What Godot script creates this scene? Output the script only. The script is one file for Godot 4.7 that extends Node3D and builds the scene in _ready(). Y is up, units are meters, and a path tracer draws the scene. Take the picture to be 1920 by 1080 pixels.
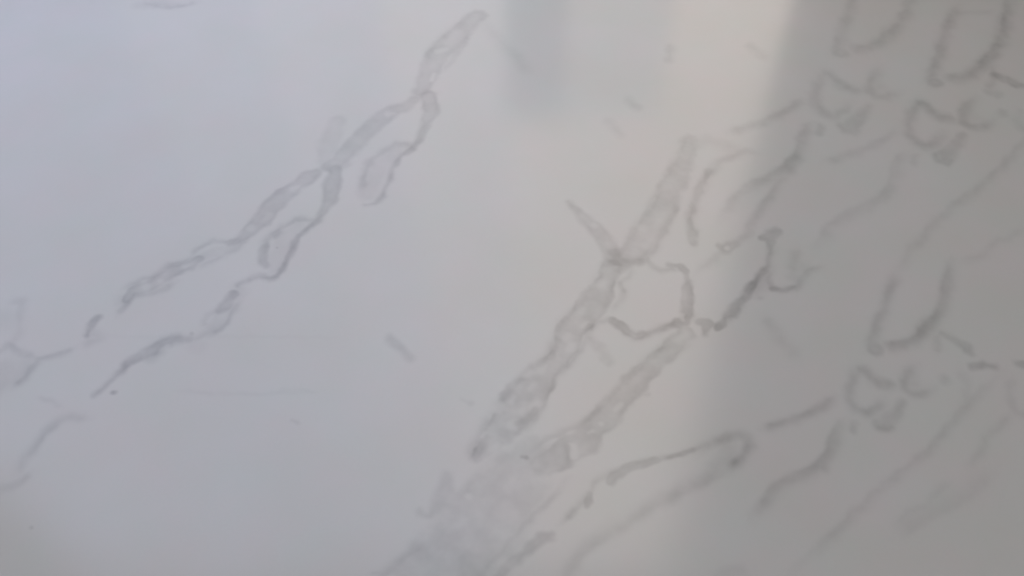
extends Node3D
# A polished white stone slab with grey veins lies on the floor close to a tall window; the camera looks down on it.

const PITCH := 50.0          # degrees below the horizon
const FOCAL := 2200.0        # in pixels of a 1920 x 1080 picture
const REACH := 1.05          # metres from the lens to the slab along the view axis
const SLAB_X := 0.80         # half width of the slab
const SLAB_FAR := -0.62
const SLAB_NEAR := 0.45
const TEX_W := 2048
const TEX_H := 1370
const WALL_Z := -0.85        # plane of the window

var cam_pos: Vector3
var texel: float             # texels per metre
var field := PackedFloat32Array()    # darkness of the vein pigment, 0 = plain ground
var warp: FastNoiseLite
var mottle: FastNoiseLite

# ------------------------------------------------------------------ vein drawing
# A vein is traced on the photograph; each traced pixel is turned into the point of the slab that it shows.
func on_slab(px: float, py: float) -> Vector3:          # x, y in texels, z = texels per photo pixel
	var p := deg_to_rad(PITCH)
	var u := (px - 960.0) / FOCAL
	var v := (540.0 - py) / FOCAL
	var d := Vector3(u, -sin(p) + v * cos(p), -cos(p) - v * sin(p))
	if d.y > -0.12: d.y = -0.12
	var t := -cam_pos.y / d.y
	var h := cam_pos + d * t
	return Vector3((h.x + SLAB_X) * texel, (h.z - SLAB_FAR) * texel, t / FOCAL * texel * 1.12)

func trace(list: Array, step: int, off: Vector2) -> Array:
	var out := []
	for i in range(0, list.size(), step):
		var q := on_slab(list[i] + off.x, list[i + 1] + off.y)
		out.append([q.x, q.y, (list[i + 2] if step == 3 else 0.0) * q.z, q.z])
	return out

# a ribbon of varying half width: list = x, y, r, ...   fill = pigment inside, rim = pigment along the outline
func band(list: Array, fill: float, rim := 0.0, soft := 5.0, rough := 1.0, off := Vector2.ZERO):
	var pts := trace(list, 3, off)
	if pts.size() == 1: pts.append([pts[0][0] + 0.5, pts[0][1] + 0.5, pts[0][2], pts[0][3]])
	var k: float = pts[0][3]
	var sft := soft * k * 1.15
	if fill > 0.0: fill *= 1.45
	rim *= 0.9
	var x0 := 1e9; var y0 := 1e9; var x1 := -1e9; var y1 := -1e9
	for q in pts:
		var g: float = q[2] + sft * 1.5 + 10.0
		x0 = minf(x0, q[0] - g); y0 = minf(y0, q[1] - g); x1 = maxf(x1, q[0] + g); y1 = maxf(y1, q[1] + g)
	var ix0 := clampi(int(x0), 0, TEX_W); var iy0 := clampi(int(y0), 0, TEX_H)
	var ix1 := clampi(int(x1) + 1, 0, TEX_W); var iy1 := clampi(int(y1) + 1, 0, TEX_H)
	var w := ix1 - ix0; var h := iy1 - iy0
	if w < 2 or h < 2: return
	var sd := PackedFloat32Array(); sd.resize(w * h); sd.fill(999.0)
	for s in pts.size() - 1:
		var a := Vector2(pts[s][0], pts[s][1]); var b := Vector2(pts[s + 1][0], pts[s + 1][1])
		var ra: float = pts[s][2]; var rb: float = pts[s + 1][2]
		var ab := b - a; var l2 := maxf(ab.length_squared(), 0.01)
		var g := maxf(ra, rb) + sft * 1.5 + 10.0
		var jx0 := maxi(ix0, int(minf(a.x, b.x) - g)); var jx1 := mini(ix1, int(maxf(a.x, b.x) + g))
		var jy0 := maxi(iy0, int(minf(a.y, b.y) - g)); var jy1 := mini(iy1, int(maxf(a.y, b.y) + g))
		for y in range(jy0, jy1):
			for x in range(jx0, jx1):
				var pv := Vector2(x, y)
				var t := clampf((pv - a).dot(ab) / l2, 0.0, 1.0)
				var d := pv.distance_to(a + ab * t) - lerpf(ra, rb, t)
				var i := (y - iy0) * w + x - ix0
				if d < sd[i]: sd[i] = d
	var rw := 3.2 * k
	for y in h:
		for x in w:
			var d := sd[y * w + x]
			if d > 900.0: continue
			var gx := x + ix0; var gy := y + iy0
			d += warp.get_noise_2d(gx, gy) * 5.0 * k * rough
			var inside := smoothstep(sft, -sft, d)
			var e := (d + rw) / (rw + sft * 0.35)
			var v := (inside * fill + exp(-e * e) * rim) * (1.0 + mottle.get_noise_2d(gx, gy) * 0.6 * rough)
			var i := gy * TEX_W + gx
			if fill < 0.0: field[i] *= 1.0 + inside * fill
			elif v > 0.0: field[i] = maxf(field[i], v) + minf(field[i], v) * 0.35

# a line with its own softness on either hand: list = x, y, ...   (left = left hand when walking along it)
func vein(list: Array, dark: float, left: float, right: float, off := Vector2.ZERO):
	var pts := trace(list, 2, off)
	var k: float = pts[pts.size() / 2][3]
	var grainy := minf(1.0, 14.0 / maxf(left, right))
	dark *= 0.92
	var wl := left * k * 1.15; var wr := right * k * 1.15
	var g := maxf(wl, wr) * 2.2 + 8.0
	var x0 := 1e9; var y0 := 1e9; var x1 := -1e9; var y1 := -1e9
	for q in pts:
		x0 = minf(x0, q[0] - g); y0 = minf(y0, q[1] - g); x1 = maxf(x1, q[0] + g); y1 = maxf(y1, q[1] + g)
	var ix0 := clampi(int(x0), 0, TEX_W); var iy0 := clampi(int(y0), 0, TEX_H)
	var ix1 := clampi(int(x1) + 1, 0, TEX_W); var iy1 := clampi(int(y1) + 1, 0, TEX_H)
	var w := ix1 - ix0; var h := iy1 - iy0
	if w < 2 or h < 2: return
	var dd := PackedFloat32Array(); dd.resize(w * h); dd.fill(999.0)
	var ss := PackedFloat32Array(); ss.resize(w * h)
	var n := pts.size() - 1
	for s in n:
		var a := Vector2(pts[s][0], pts[s][1]); var b := Vector2(pts[s + 1][0], pts[s + 1][1])
		var ab := b - a; var l2 := maxf(ab.length_squared(), 0.01)
		var jx0 := maxi(ix0, int(minf(a.x, b.x) - g)); var jx1 := mini(ix1, int(maxf(a.x, b.x) + g))
		var jy0 := maxi(iy0, int(minf(a.y, b.y) - g)); var jy1 := mini(iy1, int(maxf(a.y, b.y) + g))
		for y in range(jy0, jy1):
			for x in range(jx0, jx1):
				var ap := Vector2(x, y) - a
				var t := clampf(ap.dot(ab) / l2, 0.0, 1.0)
				var d := ap.distance_to(ab * t)
				var i := (y - iy0) * w + x - ix0
				if d < absf(dd[i]):
					dd[i] = d if ab.cross(ap) < 0.0 else -d
					# the pigment thins out towards both ends of the line
					var along := (s + t) / n
					ss[i] = clampf(minf(along, 1.0 - along) * 6.0 + 0.25, 0.0, 1.0)
	for y in h:
		for x in w:
			var d := dd[y * w + x]
			if absf(d) > 900.0: continue
			var gx := x + ix0; var gy := y + iy0
			d += warp.get_noise_2d(gx, gy) * 4.0 * k
			var e := d / (wl if d > 0.0 else wr)
			var v := dark * ss[y * w + x] * exp(-e * e) * (1.0 + mottle.get_noise_2d(gx, gy) * 0.55 * grainy)
			if v > 0.0:
				var i := gy * TEX_W + gx
				field[i] = maxf(field[i], v) + minf(field[i], v) * 0.35

func upper_chain(o := Vector2.ZERO):
	band([895,28,14, 868,55,18, 840,82,22, 818,103,20, 806,130,16, 796,155,16, 785,172,11], .075, .05, 6, .8, o)
	vein([880,34, 850,56, 828,74, 806,98, 799,116], .13, 7, 7, o)
	vein([880,52, 868,84, 846,114, 832,132], .10, 5, 5, o)
	band([822,97,7, 836,92,5], -.7, 0, 4, .6, o)
	band([856,62,10, 842,80,8], -.4, 0, 6, .8, o)
	band([809,150,4, 813,139,3], -.9, 0, 3, .3, o)
	band([802,180,14, 808,205,15, 798,230,9, 786,260,6, 772,278,5, 752,292,4, 737,312,4, 729,340,4, 716,368,4, 703,381,4, 684,384,3], .10, .05, 5, .8, o)
	vein([784,174, 800,176, 820,174], .10, 4, 4, o)
	vein([782,268, 762,271, 740,271, 717,284, 694,301, 683,318, 680,342, 672,362], .16, 7, 6, o)
	band([745,284,12, 715,308,16, 700,340,16, 690,365,14], .045, 0, 8, .8, o)
	band([694,305,9], .10, 0, 7, .8, o)
	vein([786,262, 752,291, 737,311, 729,340, 716,368, 703,381], .17, 5, 5, o)
	band([778,186,9, 755,201,12, 735,207,13, 715,222,16, 695,238,16, 675,258,16, 655,280,17, 635,300,16, 615,313,12], .095, .03, 6, .8, o)
	band([728,214,6, 738,212,3], -.6, 0, 4, .5, o)
	vein([594,315, 612,312, 640,313, 660,304], .10, 5, 5, o)
	band([634,225,12, 617,268,19, 609,300,12], .04, .02, 8, .8, o)
	band([592,324,11, 575,334,14, 555,348,15, 530,368,17, 508,385,18, 490,412,18, 470,432,14, 448,450,10, 430,458,7], .10, .045, 5, .9, o)
	band([549,353,7, 558,350,4], -.75, 0, 4, .6, o)
	band([505,405,7, 495,412,5], -.5, 0, 5, .8, o)
	band([470,427,6], -.5, 0, 5, .8, o)
	vein([446,449, 425,453, 400,452, 384,457, 370,467, 358,480], .16, 5, 5, o)
	vein([470,445, 448,462, 420,478, 395,490, 368,500], .13, 6, 5, o)
	band([430,464,9, 400,473,12, 375,482,10], .05, 0, 6, .8, o)
	band([370,485,9, 350,499,12, 325,507,14, 300,524,14, 275,538,14, 250,546,11, 236,562,7], .10, .05, 5, 1, o)
	vein([364,480, 344,492, 316,496, 300,510, 282,520, 258,526, 230,542], .14, 5, 6, o)
	vein([330,526, 305,542, 278,552, 252,555, 226,580, 218,590], .15, 6, 5, o)
	band([346,500,7, 352,497,5], -.7, 0, 5, .6, o)
	band([300,527,6], -.7, 0, 4, .6, o)
	band([273,536,7], -.6, 0, 5, .6, o)
	band([225,562,13, 245,558,9], .045, 0, 9, 1, o)
	band([183,594,6, 172,609,8, 162,628,7], .15, 0, 5, 1, o)
	band([172,622,12, 185,634,9, 165,642,9], .06, 0, 9, 1, o)

func lower_chain(o := Vector2.ZERO):
	band([627,318,12, 623,345,15, 619,370,13, 607,396,8, 597,411,6, 575,430,5, 560,442,5, 550,458,6, 543,477,5, 531,500,5, 520,518,5, 505,522,4, 485,518,5, 468,525,4], .11, .05, 5, .8, o)
	vein([598,410, 575,430, 558,446, 545,472, 531,500, 519,518, 503,522], .19, 5, 5, o)
	vein([598,416, 572,410, 552,412, 532,424, 512,437, 499,452, 494,474, 488,492], .17, 6, 7, o)
	band([525,436,8, 515,442,7], .12, 0, 6, 1, o)
	band([497,462,7, 490,490,6, 498,499,5], .13, 0, 5, 1, o)
	band([560,422,10, 540,440,16, 525,465,17, 515,490,15, 512,508,8], .04, 0, 7, .8, o)
	band([518,464,2], .12, 0, 2, .3, o)
	vein([505,521, 485,517, 468,524, 450,533, 440,540], .15, 6, 7, o)
	band([437,552,8, 425,572,12, 410,582,7], .14, 0, 5, 1, o)
	vein([452,562, 440,578, 431,592, 424,606, 408,618, 390,625], .14, 5, 5, o)
	vein([408,580, 392,590, 382,602, 384,612], .10, 6, 6, o)
	band([450,545,12, 440,570,12, 415,595,16, 400,610,14], .045, 0, 7, 1, o)
	band([417,592,8], -.5, 0, 6, .6, o)
	vein([410,618, 385,628, 360,636], .10, 7, 8, o)
	band([358,625,3], .10, 0, 3, .4, o)
	band([350,636,7, 322,635,10, 305,643,12, 285,656,14, 264,668,9, 240,679,7, 232,692,6, 214,707,5, 195,726,4, 176,741,3], .11, .05, 6, 1, o)
	vein([356,638, 332,632, 306,638, 282,655, 258,668, 238,680, 228,695, 205,716], .16, 6, 7, o)
	band([306,656,7, 312,650,5], -.7, 0, 5, .6, o)
	band([280,670,10, 300,662,8], .08, 0, 8, 1, o)
	band([368,648,14], .04, 0, 10, 1, o)
	band([211,735,5], .17, 0, 3.5, .8, o)

func left_edge(o := Vector2.ZERO):
	vein([-60,700, -20,668, 2,656, 16,647, 30,655, 48,664, 68,673], .13, 7, 9, o)
	vein([60,675, 95,668, 116,661, 140,652], .16, 5, 7, o)
	vein([74,672, 58,688, 47,704, 24,727], .17, 8, 7, o)
	band([40,690,22, 10,700,30, -30,730,30], .05, 0, 14, 1, o)
	vein([10,566, 40,566, 37,600, 34,622, 18,648], .075, 9, 8, o)
	band([8,600,26], .03, 0, 16, 1, o)
	vein([70,742, 92,752, 115,764], .06, 5, 5, o)
	vein([165,786, 146,784, 130,783, 110,790, 86,810, 66,835, 56,850, 42,870, 32,888], .13, 7, 9, o)
	vein([58,886, 40,900, 22,910, -10,920, -50,950], .10, 8, 8, o)

func specks():
	band([732,634,8, 750,652,9, 770,674,6], .085, 0, 7, .8)
	band([865,749,4, 880,756,5], .07, 0, 5, 1)
	band([546,788,4, 556,792,4], .055, 0, 4, 1)
	band([1215,740,4, 1200,739,3], .05, 0, 4, 1)
	band([58,989,3], .08, 0, 3, .5)
	band([262,8,10, 300,8,10, 335,9,8], .05, 0, 9, .8)
	vein([260,2, 290,10, 320,13, 350,8, 372,3], .11, 6, 6)
	vein([330,732, 400,737, 470,738, 590,734], .035, 4, 4)
	vein([180,630, 330,632, 470,630, 640,634], .02, 4, 4)
	vein([520,730, 560,731, 592,734], .03, 3, 3)

func great_vein(o := Vector2.ZERO):
	# branch that comes in from the upper left
	band([1064,378,4, 1082,396,7, 1105,417,13, 1125,437,16, 1140,460,15, 1147,480,14], .075, .04, 6, .9, o)
	vein([1064,378, 1082,402, 1104,426, 1124,450, 1138,474], .10, 6, 5, o)
	band([1112,421,5], -.5, 0, 5, .8, o)
	# upper stem
	band([1290,262,12, 1282,295,16, 1265,335,21, 1252,370,21, 1235,405,23, 1215,435,24, 1195,465,22, 1175,485,21, 1157,495,17], .085, .035, 6, 1.1, o)
	vein([1272,372, 1263,405, 1247,430, 1231,462, 1214,486], .15, 6, 7, o)
	band([1236,405,8, 1228,440,9, 1216,462,8], -.4, 0, 7, 1, o)
	band([1204,428,7], -.45, 0, 6, 1, o)
	vein([1232,352, 1220,384, 1203,410, 1184,430, 1168,460], .09, 6, 6, o)
	band([1152,474,13, 1158,488,13, 1178,492,13, 1200,488,9], .15, 0, 7, 1, o)
	# the slender twin
	vein([1420,286, 1398,284, 1372,291, 1350,304, 1330,324, 1311,358, 1300,386, 1293,410, 1297,434, 1299,462], .14, 8, 8, o)
	band([1330,320,8, 1311,356,8, 1299,388,6, 1293,410,5, 1297,436,8, 1298,454,7], .10, .03, 5, 1, o)
	band([1285,270,14, 1330,262,12, 1385,285,12], .045, 0, 10, 1, o)
	# loop round the pale cell
	vein([1212,474, 1214,490, 1224,502, 1240,507, 1258,505, 1272,508], .16, 5, 5, o)
	band([1254,496,7, 1272,497,7, 1284,508,6, 1289,524,7, 1290,548,10, 1290,572,10, 1291,590,12, 1284,603,10, 1260,607,7, 1240,614,6, 1215,625,6, 1190,631,6, 1175,622,6, 1160,608,7, 1145,601,7], .12, .05, 4, 1.2, o)
	vein([1292,520, 1290,550, 1291,580, 1284,602, 1240,614, 1212,627, 1190,633, 1174,624, 1158,608], .19, 7, 6, o)
	band([1297,520,5, 1300,512,4], -.8, 0, 4, .5, o)
	band([1277,590,4, 1280,600,3], -.6, 0, 3, .5, o)
	vein([1186,500, 1176,520, 1163,530, 1170,546, 1160,566, 1147,582], .13, 7, 6, o)
	band([1163,530,5, 1169,545,6], .12, 0, 4, 1, o)
	# line running up to the right
	vein([1302,512, 1314,500, 1336,486, 1352,470, 1368,456, 1388,446, 1402,434, 1408,414, 1424,394, 1442,368, 1460,340, 1480,318], .12, 6, 9, o)
	band([1346,461,6, 1360,467,10, 1378,456,8], .10, .03, 5, 1, o)
	band([1362,465,4], -.8, 0, 3, .5, o)
	vein([1300,585, 1302,600, 1318,606], .08, 6, 6, o)
	band([1311,603,9, 1324,606,11, 1320,624,6], .13, 0, 4, 1, o)
	band([1344,616,5, 1352,606,8, 1358,596,6], .18, 0, 4, 1, o)
	band([1358,594,6, 1372,586,9, 1386,568,9, 1402,545,8, 1420,521,6, 1436,500,5], .12, .04, 5, 1, o)
	vein([1350,610, 1370,590, 1386,568, 1402,545, 1420,520, 1436,498, 1441,478, 1445,455], .16, 5, 8, o)
	band([1426,445,4, 1446,441,11, 1456,436,10], .11, .02, 5, 1, o)
	band([1446,452,7, 1444,474,3], .11, 0, 4, 1, o)
	band([1442,500,8, 1428,530,12, 1415,550,12], .05, 0, 9, 1, o)
	vein([1440,496, 1440,522, 1446,538, 1464,543, 1488,538, 1506,522, 1516,506, 1540,499], .13, 6, 7, o)
	band([1448,541,5, 1470,543,5, 1490,537,5], .11, 0, 4, 1, o)
	band([1424,558,5], .09, 0, 5, 1, o)
	vein([1498,466, 1494,486, 1484,510], .085, 7, 12, o)
	band([1505,500,14, 1490,520,12], .04, 0, 10, 1, o)
	vein([1430,590, 1452,618, 1474,645, 1498,672], .075, 10, 12, o)

func great_vein_below(o := Vector2.ZERO):
	band([1145,500,16, 1135,525,19, 1122,552,24, 1092,594,24, 1072,620,25, 1060,650,22, 1040,680,19, 1015,705,27, 995,730,33, 975,755,35, 960,785,33, 935,810,28, 910,835,17, 893,855,11], .105, .045, 5, 1.3, o)
	vein([1126,510, 1108,556, 1072,584, 1050,606, 1038,636, 1028,664, 998,686, 978,706, 956,736, 930,760, 916,780], .12, 5, 7, o)
	vein([1112,616, 1090,650, 1074,676, 1050,696, 1038,714, 1022,744, 1004,784, 986,814], .14, 6, 4, o)
	vein([920,780, 906,806, 892,834, 880,862], .13, 5, 10, o)
	for c in [[1088,586,8,6],[1093,612,4,4],[1060,634,8,6],[1066,655,7,6],[1018,693,7,5],[986,705,7,5],[992,729,8,6],[930,767,9,6],[958,752,6,5],[1000,764,9,6],[960,800,10,6],[927,840,8,6],[905,818,4,4],[1126,536,9,8],[1040,668,6,5],[978,772,7,6]]:
		band([c[0], c[1], c[2], c[0] + 5, c[1] - 7, c[2] * .7], -.62, 0, c[3], 1, o)
	vein([922,776, 936,780, 948,772], .14, 4, 5, o)
	band([1044,640,8, 1034,668,8], .13, 0, 6, 1, o)
	band([975,795,9, 994,784,10, 1004,770,6], .13, 0, 6, 1, o)
	band([892,852,9, 904,832,9], .14, 0, 6, 1, o)
	vein([1100,622, 1120,605, 1138,599, 1152,606], .15, 5, 5, o)
	band([1094,625,7, 1106,612,6], .14, 0, 5, 1, o)
	band([1104,634,7, 1122,652,10, 1142,678,9], .085, 0, 7, 1, o)
	# twin below
	band([1288,624,14, 1264,649,17, 1232,674,17, 1206,700,21, 1182,727,21, 1156,757,23, 1131,785,23, 1108,806,23, 1094,830,25, 1065,845,27, 1040,860,25, 1018,872,24], .10, .035, 5, 1.2, o)
	vein([1258,632, 1245,650, 1215,675, 1190,700, 1165,725, 1140,750, 1121,770, 1105,785, 1080,800, 1055,811, 1026,824, 1006,841, 980,858], .16, 4, 8, o)
	vein([1300,632, 1280,655, 1250,672, 1226,690, 1216,706, 1194,722, 1188,742, 1170,760, 1156,780, 1130,815], .11, 7, 4, o)
	band([1072,838,8, 1076,856,8], -.85, 0, 4, .5, o)
	band([1110,808,5, 1103,811,3], -.7, 0, 4, .7, o)
	band([1153,768,6, 1163,759,5], -.7, 0, 4, .7, o)
	band([1286,628,9, 1272,636,6], -.5, 0, 6, 1, o)
	band([1126,794,4], -.7, 0, 3, .7, o)
	band([1062,838,4, 1064,862,6], .13, 0, 5, 1, o)
	band([1005,845,10, 996,870,12], -.35, 0, 8, 1, o)
	band([977,857,5, 985,858,5], .17, 0, 4, 1, o)
	# broad clouded foot of the vein
	band([1000,850,34, 970,890,52, 940,930,60, 905,980,72, 870,1040,84, 830,1110,90], .062, .02, 14, 1.6, o)
	vein([1064,896, 1022,944, 1000,966, 976,990, 952,1016, 944,1032, 916,1060, 880,1110], .14, 7, 6, o)
	band([838,890,10, 836,915,14, 824,942,13, 808,966,7], .085, 0, 8, 1, o)
	band([786,962,8, 800,968,6], .075, 0, 6, 1, o)
	vein([926,848, 902,880, 882,912, 872,928], .11, 6, 8, o)
	band([877,930,5], -.8, 0, 4, .5, o)
	band([928,836,7, 915,860,8, 900,880,7], -.55, 0, 7, 1, o)
	band([950,948,10, 940,965,9, 960,962,9], -.45, 0, 8, 1, o)
	band([868,976,8, 860,985,6], -.4, 0, 6, 1, o)
	band([1010,900,12, 1000,930,10], -.35, 0, 9, 1, o)
	vein([800,1018, 772,1036, 746,1056, 716,1082, 690,1110], .13, 7, 10, o)
	vein([690,1076, 720,1074, 756,1072], .08, 4, 4, o)
	band([820,1020,30, 840,1060,50], .05, 0, 20, 1.3, o)

func lower_streaks(o := Vector2.ZERO):
	band([1300,843,3, 1256,857,4, 1226,864,7, 1200,871,9, 1172,880,9, 1150,890,9, 1142,904,6], .12, .02, 4, 1, o)
	vein([1340,828, 1302,842, 1255,857, 1215,862, 1180,874, 1148,886, 1124,898, 1112,910], .14, 5, 6, o)
	vein([1126,898, 1114,908, 1104,926, 1092,940, 1076,954, 1062,972, 1046,986], .13, 5, 6, o)
	band([1104,926,5, 1101,938,7, 1099,948,4], .13, 0, 4, .8, o)
	band([1074,956,5, 1067,968,7], .12, 0, 5, 1, o)
	band([1032,1000,5, 1012,1011,11, 996,1024,10, 978,1040,8, 958,1054,8, 936,1078,8, 916,1100,8], .11, .02, 6, 1.2, o)
	band([1030,1008,7], .07, 0, 6, 1, o)
	# the loop at the far end and the long return
	vein([1302,846, 1330,831, 1358,820, 1386,815, 1402,822, 1406,836, 1396,854, 1378,868, 1350,884], .15, 9, 10, o)
	band([1345,826,8, 1362,822,8], .11, 0, 7, 1, o)
	band([1402,832,7, 1390,858,8, 1374,868,7], .12, 0, 7, 1, o)
	band([1370,845,16, 1340,872,14], .05, 0, 10, 1, o)
	vein([1376,868, 1350,884, 1328,896, 1292,914, 1262,929, 1232,944, 1206,960, 1180,979, 1160,991, 1130,1009, 1102,1024, 1086,1040, 1076,1060, 1062,1086, 1050,1110], .13, 10, 15, o)
	band([1270,930,8, 1240,948,7], .06, 0, 8, 1, o)

func knot(o: Vector2, k: float):                     # the repeated motif on the right: cup, ring, arc and drop
	vein([1682,510, 1672,528, 1660,556, 1646,600, 1636,630, 1626,656], .12 * k, 11, 8, o)
	band([1640,654,12], .05 * k, .05 * k, 8, .8, o)
	vein([1652,640, 1668,644, 1690,643, 1710,636, 1730,616, 1746,598, 1760,578, 1768,550, 1774,516, 1778,490], .15 * k, 7, 12, o)
	band([1704,640,6, 1728,622,11, 1746,602,12], .065 * k, 0, 11, 1, o)
	vein([1612,688, 1600,706, 1592,730, 1594,752, 1606,766, 1626,774, 1646,764, 1656,748], .12 * k, 9, 10, o)
	vein([1600,692, 1618,692, 1632,706, 1650,718, 1684,727], .13 * k, 8, 10, o)
	band([1640,716,10, 1664,722,9], .06 * k, 0, 10, 1, o)
	band([1622,773,8], .06 * k, 0, 9, 1, o)
	vein([1716,682, 1700,698, 1692,714, 1692,728, 1706,737, 1728,739, 1750,728], .13 * k, 10, 8, o)
	band([1712,720,12], .035 * k, 0, 12, 1, o)
	band([1656,800,7, 1661,789,13, 1675,778,11, 1692,754,6], .075 * k, .02, 9, .8, o)
	vein([1636,782, 1646,802, 1664,806, 1676,796], .12 * k, 11, 6, o)

func streak_pair(o: Vector2, k: float):
	vein([1428,802, 1452,797, 1490,785, 1520,772, 1546,757, 1566,743], .15 * k, 7, 9, o)
	vein([1584,786, 1572,792, 1562,806, 1556,830, 1549,850, 1530,869, 1505,884, 1480,895, 1455,908, 1438,922, 1424,944, 1406,966], .15 * k, 14, 6, o)
	band([1600,792,6, 1596,806,6], .08 * k, 0, 7, 1, o)
	band([1556,852,9, 1540,876,9], .075 * k, 0, 9, 1, o)

func fine_edge(line: Array, k: float):               # a long slender vein
	vein(line, .085 * k, 10, 6)

func right_side():
	knot(Vector2.ZERO, 1.15)
	knot(Vector2(-64, -556), 0.88)
	knot(Vector2(112, -500), 1.15)
	streak_pair(Vector2.ZERO, 1.0)
	streak_pair(Vector2(-62, -556), .95)
	streak_pair(Vector2(116, -500), .55)
	# grains beside the lower knot
	vein([1756,626, 1756,644, 1752,660], .09, 7, 7)
	band([1766,624,7, 1790,637,8, 1808,648,8, 1820,664,6], .085, .02, 6, 1)
	band([1822,686,6, 1845,683,9, 1864,688,7], .12, 0, 6, 1)
	band([1906,682,6, 1930,686,8], .12, 0, 6, 1)
	vein([1800,690, 1812,720, 1812,745, 1802,768], .055, 9, 9)
	vein([1895,705, 1892,740, 1904,775, 1930,780], .07, 9, 9)
	band([1770,710,9], .05, 0, 8, 1)
	# the same grains beside the upper one
	vein([1864,118, 1862,140, 1854,172], .10, 7, 7)
	band([1866,140,8, 1886,148,10, 1908,158,9, 1940,164,9], .11, .02, 6, 1)
	band([1868,176,7, 1850,172,6], .06, 0, 8, 1)
	band([1880,213,9], .06, 0, 8, 1)
	vein([1786,16, 1788,24, 1830,22, 1872,22], .05, 6, 8)
	vein([1884,18, 1878,50, 1870,78], .08, 10, 10)
	vein([1915,200, 1905,225, 1925,250], .06, 9, 9)
	band([1730,270,9], .045, 0, 8, 1)
	# two long slender veins
	fine_edge([1990,190, 1920,262, 1890,296, 1860,328, 1838,346, 1810,368, 1780,390, 1756,408, 1728,442, 1702,470, 1680,510], 1.0)
	fine_edge([1880,690, 1816,754, 1796,776, 1776,800, 1758,818, 1740,840, 1714,866, 1680,890, 1640,920, 1610,950, 1580,980, 1540,1020, 1480,1070], 1.05)
	vein([1900,770, 1872,800, 1846,822, 1838,850, 1812,876], .07, 8, 7)
	vein([1920,420, 1890,446, 1868,452, 1840,480, 1800,492], .05, 8, 7)
	vein([1790,905, 1760,915, 1738,946, 1700,960, 1676,990], .05, 8, 7)
	vein([1870,880, 1822,930, 1780,950, 1722,980, 1686,1008], .06, 8, 20)
	vein([1325,1096, 1350,1076, 1402,1060], .06, 10, 16)

func pale_drifts():
	band([900,36,6, 922,62,9, 946,84,10, 966,106,11, 986,130,9], .036, 0, 12, .8)
	band([1176,186,7, 1196,202,8], .05, 0, 8, 1)
	band([1255,86,6, 1255,112,7], .075, 0, 7, 1)
	band([1406,86,8, 1432,106,8], .05, 0, 9, 1)
	band([1140,228,8, 1162,250,9], .035, 0, 9, 1)

func paint_slab() -> Image:
	field.resize(TEX_W * TEX_H); field.fill(0.0)
	warp = FastNoiseLite.new(); warp.seed = 11; warp.noise_type = FastNoiseLite.TYPE_SIMPLEX_SMOOTH; warp.frequency = 0.035; warp.fractal_octaves = 2
	mottle = FastNoiseLite.new(); mottle.seed = 5; mottle.noise_type = FastNoiseLite.TYPE_SIMPLEX_SMOOTH; mottle.frequency = 0.028; mottle.fractal_octaves = 3
	draw_veins()
	var tint := FastNoiseLite.new(); tint.seed = 23; tint.noise_type = FastNoiseLite.TYPE_SIMPLEX_SMOOTH; tint.frequency = 0.009; tint.fractal_octaves = 4
	var cloud := FastNoiseLite.new(); cloud.seed = 31; cloud.noise_type = FastNoiseLite.TYPE_SIMPLEX_SMOOTH; cloud.frequency = 0.006; cloud.fractal_octaves = 4
	var fine := FastNoiseLite.new(); fine.seed = 47; fine.noise_type = FastNoiseLite.TYPE_SIMPLEX_SMOOTH; fine.frequency = 0.22; fine.fractal_octaves = 2
	var data := PackedByteArray(); data.resize(TEX_W * TEX_H * 3)
	var i := 0
	for y in TEX_H:
		for x in TEX_W:
			var c := cloud.get_noise_2d(x, y)
			var t := tint.get_noise_2d(x, y)
			var b := 0.74 * (1.0 + c * 0.022 + fine.get_noise_2d(x, y) * 0.006) * (1.0 - minf(field[i] * 1.15, 0.45))
			var v := field[i]
			data[i * 3] = int(clampf(pow(b * (1.0 + t * 0.030), 0.4545) * 255.0 + 0.5, 0, 255))
			data[i * 3 + 1] = int(clampf(pow(b * (1.0 - t * 0.012), 0.4545) * 255.0 + 0.5, 0, 255))
			data[i * 3 + 2] = int(clampf(pow(b * (0.99 + c * 0.02 + v * 0.03), 0.4545) * 255.0 + 0.5, 0, 255))
			i += 1
	return Image.create_from_data(TEX_W, TEX_H, false, Image.FORMAT_RGB8, data)

func draw_veins():
	right_side(); pale_drifts()
	lower_streaks(); great_vein(); great_vein_below()
	upper_chain(); lower_chain(); left_edge(); specks()
	# the print goes on beyond what the photograph shows
	upper_chain(Vector2(-980, 640)); lower_chain(Vector2(-700, 560))
	upper_chain(Vector2(330, -680)); great_vein(Vector2(330, -720))
	lower_streaks(Vector2(560, 330)); great_vein_below(Vector2(1260, -420)); lower_chain(Vector2(-640, -480))
	great_vein(Vector2(890, 420))

# ------------------------------------------------------------------ building helpers
func mat(c: Color, rough: float) -> StandardMaterial3D:
	var m := StandardMaterial3D.new(); m.albedo_color = c; m.roughness = rough
	return m

func tag(o: Node, label: String, category: String):
	o.set_meta("label", label); o.set_meta("category", category)

func box(called: String, centre: Vector3, size: Vector3, m: Material, parent: Node) -> MeshInstance3D:
	var b := BoxMesh.new(); b.size = size
	var o := MeshInstance3D.new(); o.name = called; o.mesh = b; o.material_override = m; o.position = centre
	parent.add_child(o, true)
	return o

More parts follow.
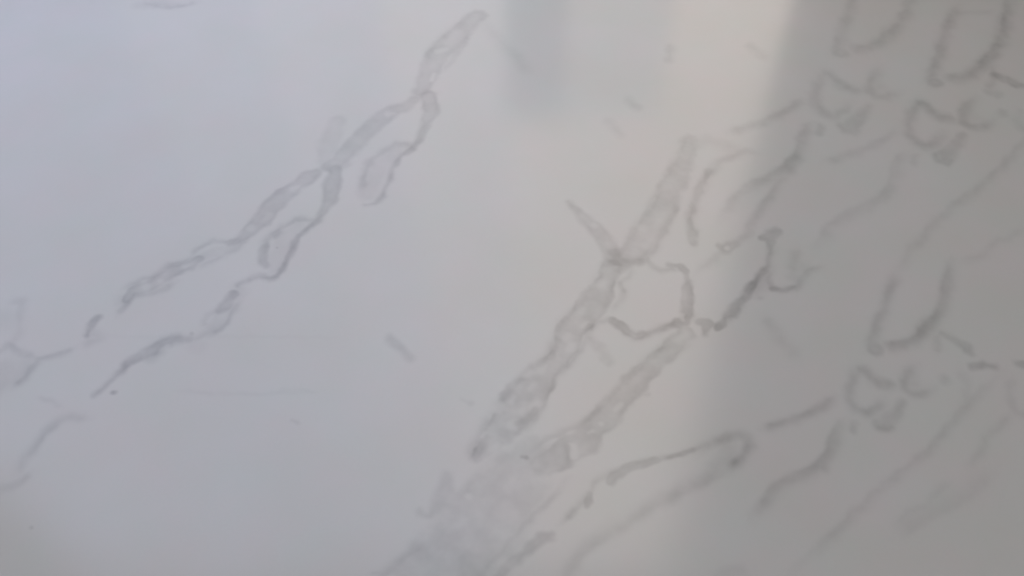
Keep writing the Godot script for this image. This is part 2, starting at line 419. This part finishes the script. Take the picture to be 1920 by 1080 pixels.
func slab_mesh(thick: float) -> ArrayMesh:
	# rings from the top face out over a rounded edge and down the sides
	var st := SurfaceTool.new(); st.begin(Mesh.PRIMITIVE_TRIANGLES)
	var r := 0.003
	var prof := []                                   # inset, height
	for k in 5:
		var a := k * PI / 8.0
		prof.append([r - r * sin(a), -r + r * cos(a)])
	prof.append([0.0, -thick])
	var w := SLAB_X * 2.0; var d := SLAB_NEAR - SLAB_FAR
	var ring := func(pr) -> Array:
		var q := []
		for c in [[pr[0], pr[0]], [w - pr[0], pr[0]], [w - pr[0], d - pr[0]], [pr[0], d - pr[0]]]:
			q.append(Vector3(-SLAB_X + c[0], pr[1], SLAB_FAR + c[1]))
		return q
	var put := func(p: Vector3):
		st.set_uv(Vector2((p.x + SLAB_X) / w, (p.z - SLAB_FAR) / d)); st.add_vertex(p)
	var top: Array = ring.call(prof[0])
	for i in [0, 1, 2, 0, 2, 3]: put.call(top[i])
	for k in prof.size() - 1:
		var a: Array = ring.call(prof[k]); var b: Array = ring.call(prof[k + 1])
		for s in 4:
			var n := (s + 1) % 4
			for p in [a[s], b[n], a[n], a[s], b[s], b[n]]: put.call(p)
	var base: Array = ring.call(prof[prof.size() - 1])
	for i in [0, 2, 1, 0, 3, 2]: put.call(base[i])
	st.set_smooth_group(-1); st.generate_normals()
	return st.commit()

func pane(parent: Node, x0: float, x1: float, y0: float, y1: float, c: Color, glow: float):
	var m := mat(Color(0.05, 0.05, 0.05), 0.4)
	m.emission_enabled = true; m.emission = c; m.emission_energy_multiplier = glow
	box("window_pane", Vector3((x0 + x1) / 2, (y0 + y1) / 2, WALL_Z), Vector3(x1 - x0, y1 - y0, 0.006), m, parent)

func daylight(parent: Node, x0: float, x1: float, y0: float, y1: float, c: Color, power: float):
	var l := AreaLight3D.new(); l.name = "daylight"
	l.area_size = Vector2(x1 - x0, y1 - y0); l.light_color = c; l.light_energy = power
	l.area_range = 8.0; l.shadow_enabled = true
	l.position = Vector3((x0 + x1) / 2, (y0 + y1) / 2, WALL_Z + 0.012); l.rotation.y = PI   # shines towards the slab
	parent.add_child(l, true)

func _ready():
	# camera
	var p := deg_to_rad(PITCH)
	cam_pos = Vector3(0, REACH * sin(p), REACH * cos(p))
	texel = TEX_W / (SLAB_X * 2.0)
	var cam := Camera3D.new(); cam.name = "camera"; add_child(cam)
	cam.position = cam_pos; cam.rotation.x = -p
	cam.fov = rad_to_deg(2.0 * atan(540.0 / FOCAL)); cam.near = 0.02; cam.far = 50.0; cam.current = true
	# light of the room: dim, even and slightly warm; the daylight comes from the window
	var env := Environment.new()
	env.background_mode = Environment.BG_COLOR
	env.background_color = Color(0.60, 0.59, 0.575)
	env.background_energy_multiplier = 0.9
	env.tonemap_mode = Environment.TONE_MAPPER_LINEAR
	env.tonemap_exposure = 1.13
	env.sdfgi_enabled = true; env.ssao_enabled = true; env.ssil_enabled = true
	var we := WorldEnvironment.new(); we.name = "world_environment"; we.environment = env; add_child(we)

	# the floor that everything stands on
	var fl := box("floor", Vector3(0, -0.045, 0), Vector3(5, 0.05, 5), mat(Color(0.42, 0.40, 0.38), 0.7), self)
	fl.set_meta("kind", "structure")

	# the tall window behind the slab, mirrored in its polish
	var win := Node3D.new(); win.name = "window"; add_child(win)
	win.position = Vector3(0, -0.02, 0)
	win.set_meta("kind", "thing")
	tag(win, "tall white framed window mirrored in the polished stone slab", "window")
	var wl := -1.60; var wr := 0.455; var wb := 0.20; var wt := 2.9
	# added pane strips step from cool to warm glow, shaping the mirrored colour shift
	var edges := [wl, -0.62, -0.40, -0.20, 0.0, 0.20, wr]
	var hues := [Color(0.83, 0.87, 1.0), Color(0.86, 0.895, 1.0), Color(0.90, 0.92, 1.0), Color(0.96, 0.95, 0.98), Color(1.0, 0.96, 0.93), Color(1.0, 0.945, 0.89)]
	for i in 6:
		if i < 4: pane(win, edges[i], edges[i + 1], wb, wt, hues[i], [1.12, 1.22, 1.30, 1.36][i])
		else: pane(win, edges[i], edges[i + 1], 0.535, wt, hues[i], 1.45)
	# lower right: two dimmer panes added to mirror a dull patch, one plain
	pane(win, 0.0, 0.10, wb, 0.535, Color(0.88, 0.95, 1.0), 0.62)
	pane(win, 0.10, 0.27, wb, 0.535, Color(0.98, 0.97, 0.97), 1.05)
	pane(win, 0.27, wr, wb, 0.535, hues[5], 1.45)
	daylight(win, wl, -0.2, wb, wt, Color(0.85, 0.90, 1.0), 0.03)
	daylight(win, -0.2, wr, wb, wt, Color(1.0, 0.96, 0.93), 0.015)
	var fm := mat(Color(0.80, 0.79, 0.77), 0.5)
	box("frame_jamb", Vector3(wl - 0.035, 1.5, WALL_Z), Vector3(0.07, 3.0, 0.06), fm, win)
	box("frame_jamb", Vector3(wr + 0.035, 1.5, WALL_Z), Vector3(0.07, 3.0, 0.06), fm, win)
	box("frame_sill", Vector3((wl + wr) / 2, wb - 0.02, WALL_Z), Vector3(wr - wl, 0.04, 0.08), fm, win)
	box("frame_head", Vector3((wl + wr) / 2, wt + 0.05, WALL_Z), Vector3(wr - wl, 0.1, 0.06), fm, win)

	# the plastered wall that the window is set in
	var wall := Node3D.new(); wall.name = "wall"; add_child(wall)
	wall.set_meta("kind", "structure")
	var pm := mat(Color(0.62, 0.60, 0.57), 0.9)
	box("wall_section", Vector3(1.50, 1.60, WALL_Z - 0.03), Vector3(2.0, 3.24, 0.12), pm, wall)
	box("wall_section", Vector3(wl - 1.07, 1.60, WALL_Z - 0.03), Vector3(2.0, 3.24, 0.12), pm, wall)
	box("wall_section", Vector3((wl + wr) / 2, 3.10, WALL_Z - 0.03), Vector3(wr - wl + 0.14, 0.24, 0.12), pm, wall)
	box("wall_section", Vector3((wl + wr) / 2, (wb - 0.06) / 2, WALL_Z - 0.03), Vector3(wr - wl + 0.14, wb - 0.02, 0.12), pm, wall)

	# the slab
	var slab := MeshInstance3D.new(); slab.name = "marble_slab"; add_child(slab)
	slab.mesh = slab_mesh(0.02)
	var sm := StandardMaterial3D.new()
	sm.albedo_texture = ImageTexture.create_from_image(paint_slab())
	sm.roughness = 0.16; sm.metallic_specular = 0.7     # high polish
	slab.material_override = sm
	slab.set_meta("kind", "thing")
	tag(slab, "polished white marble slab with branching grey veins", "slab")
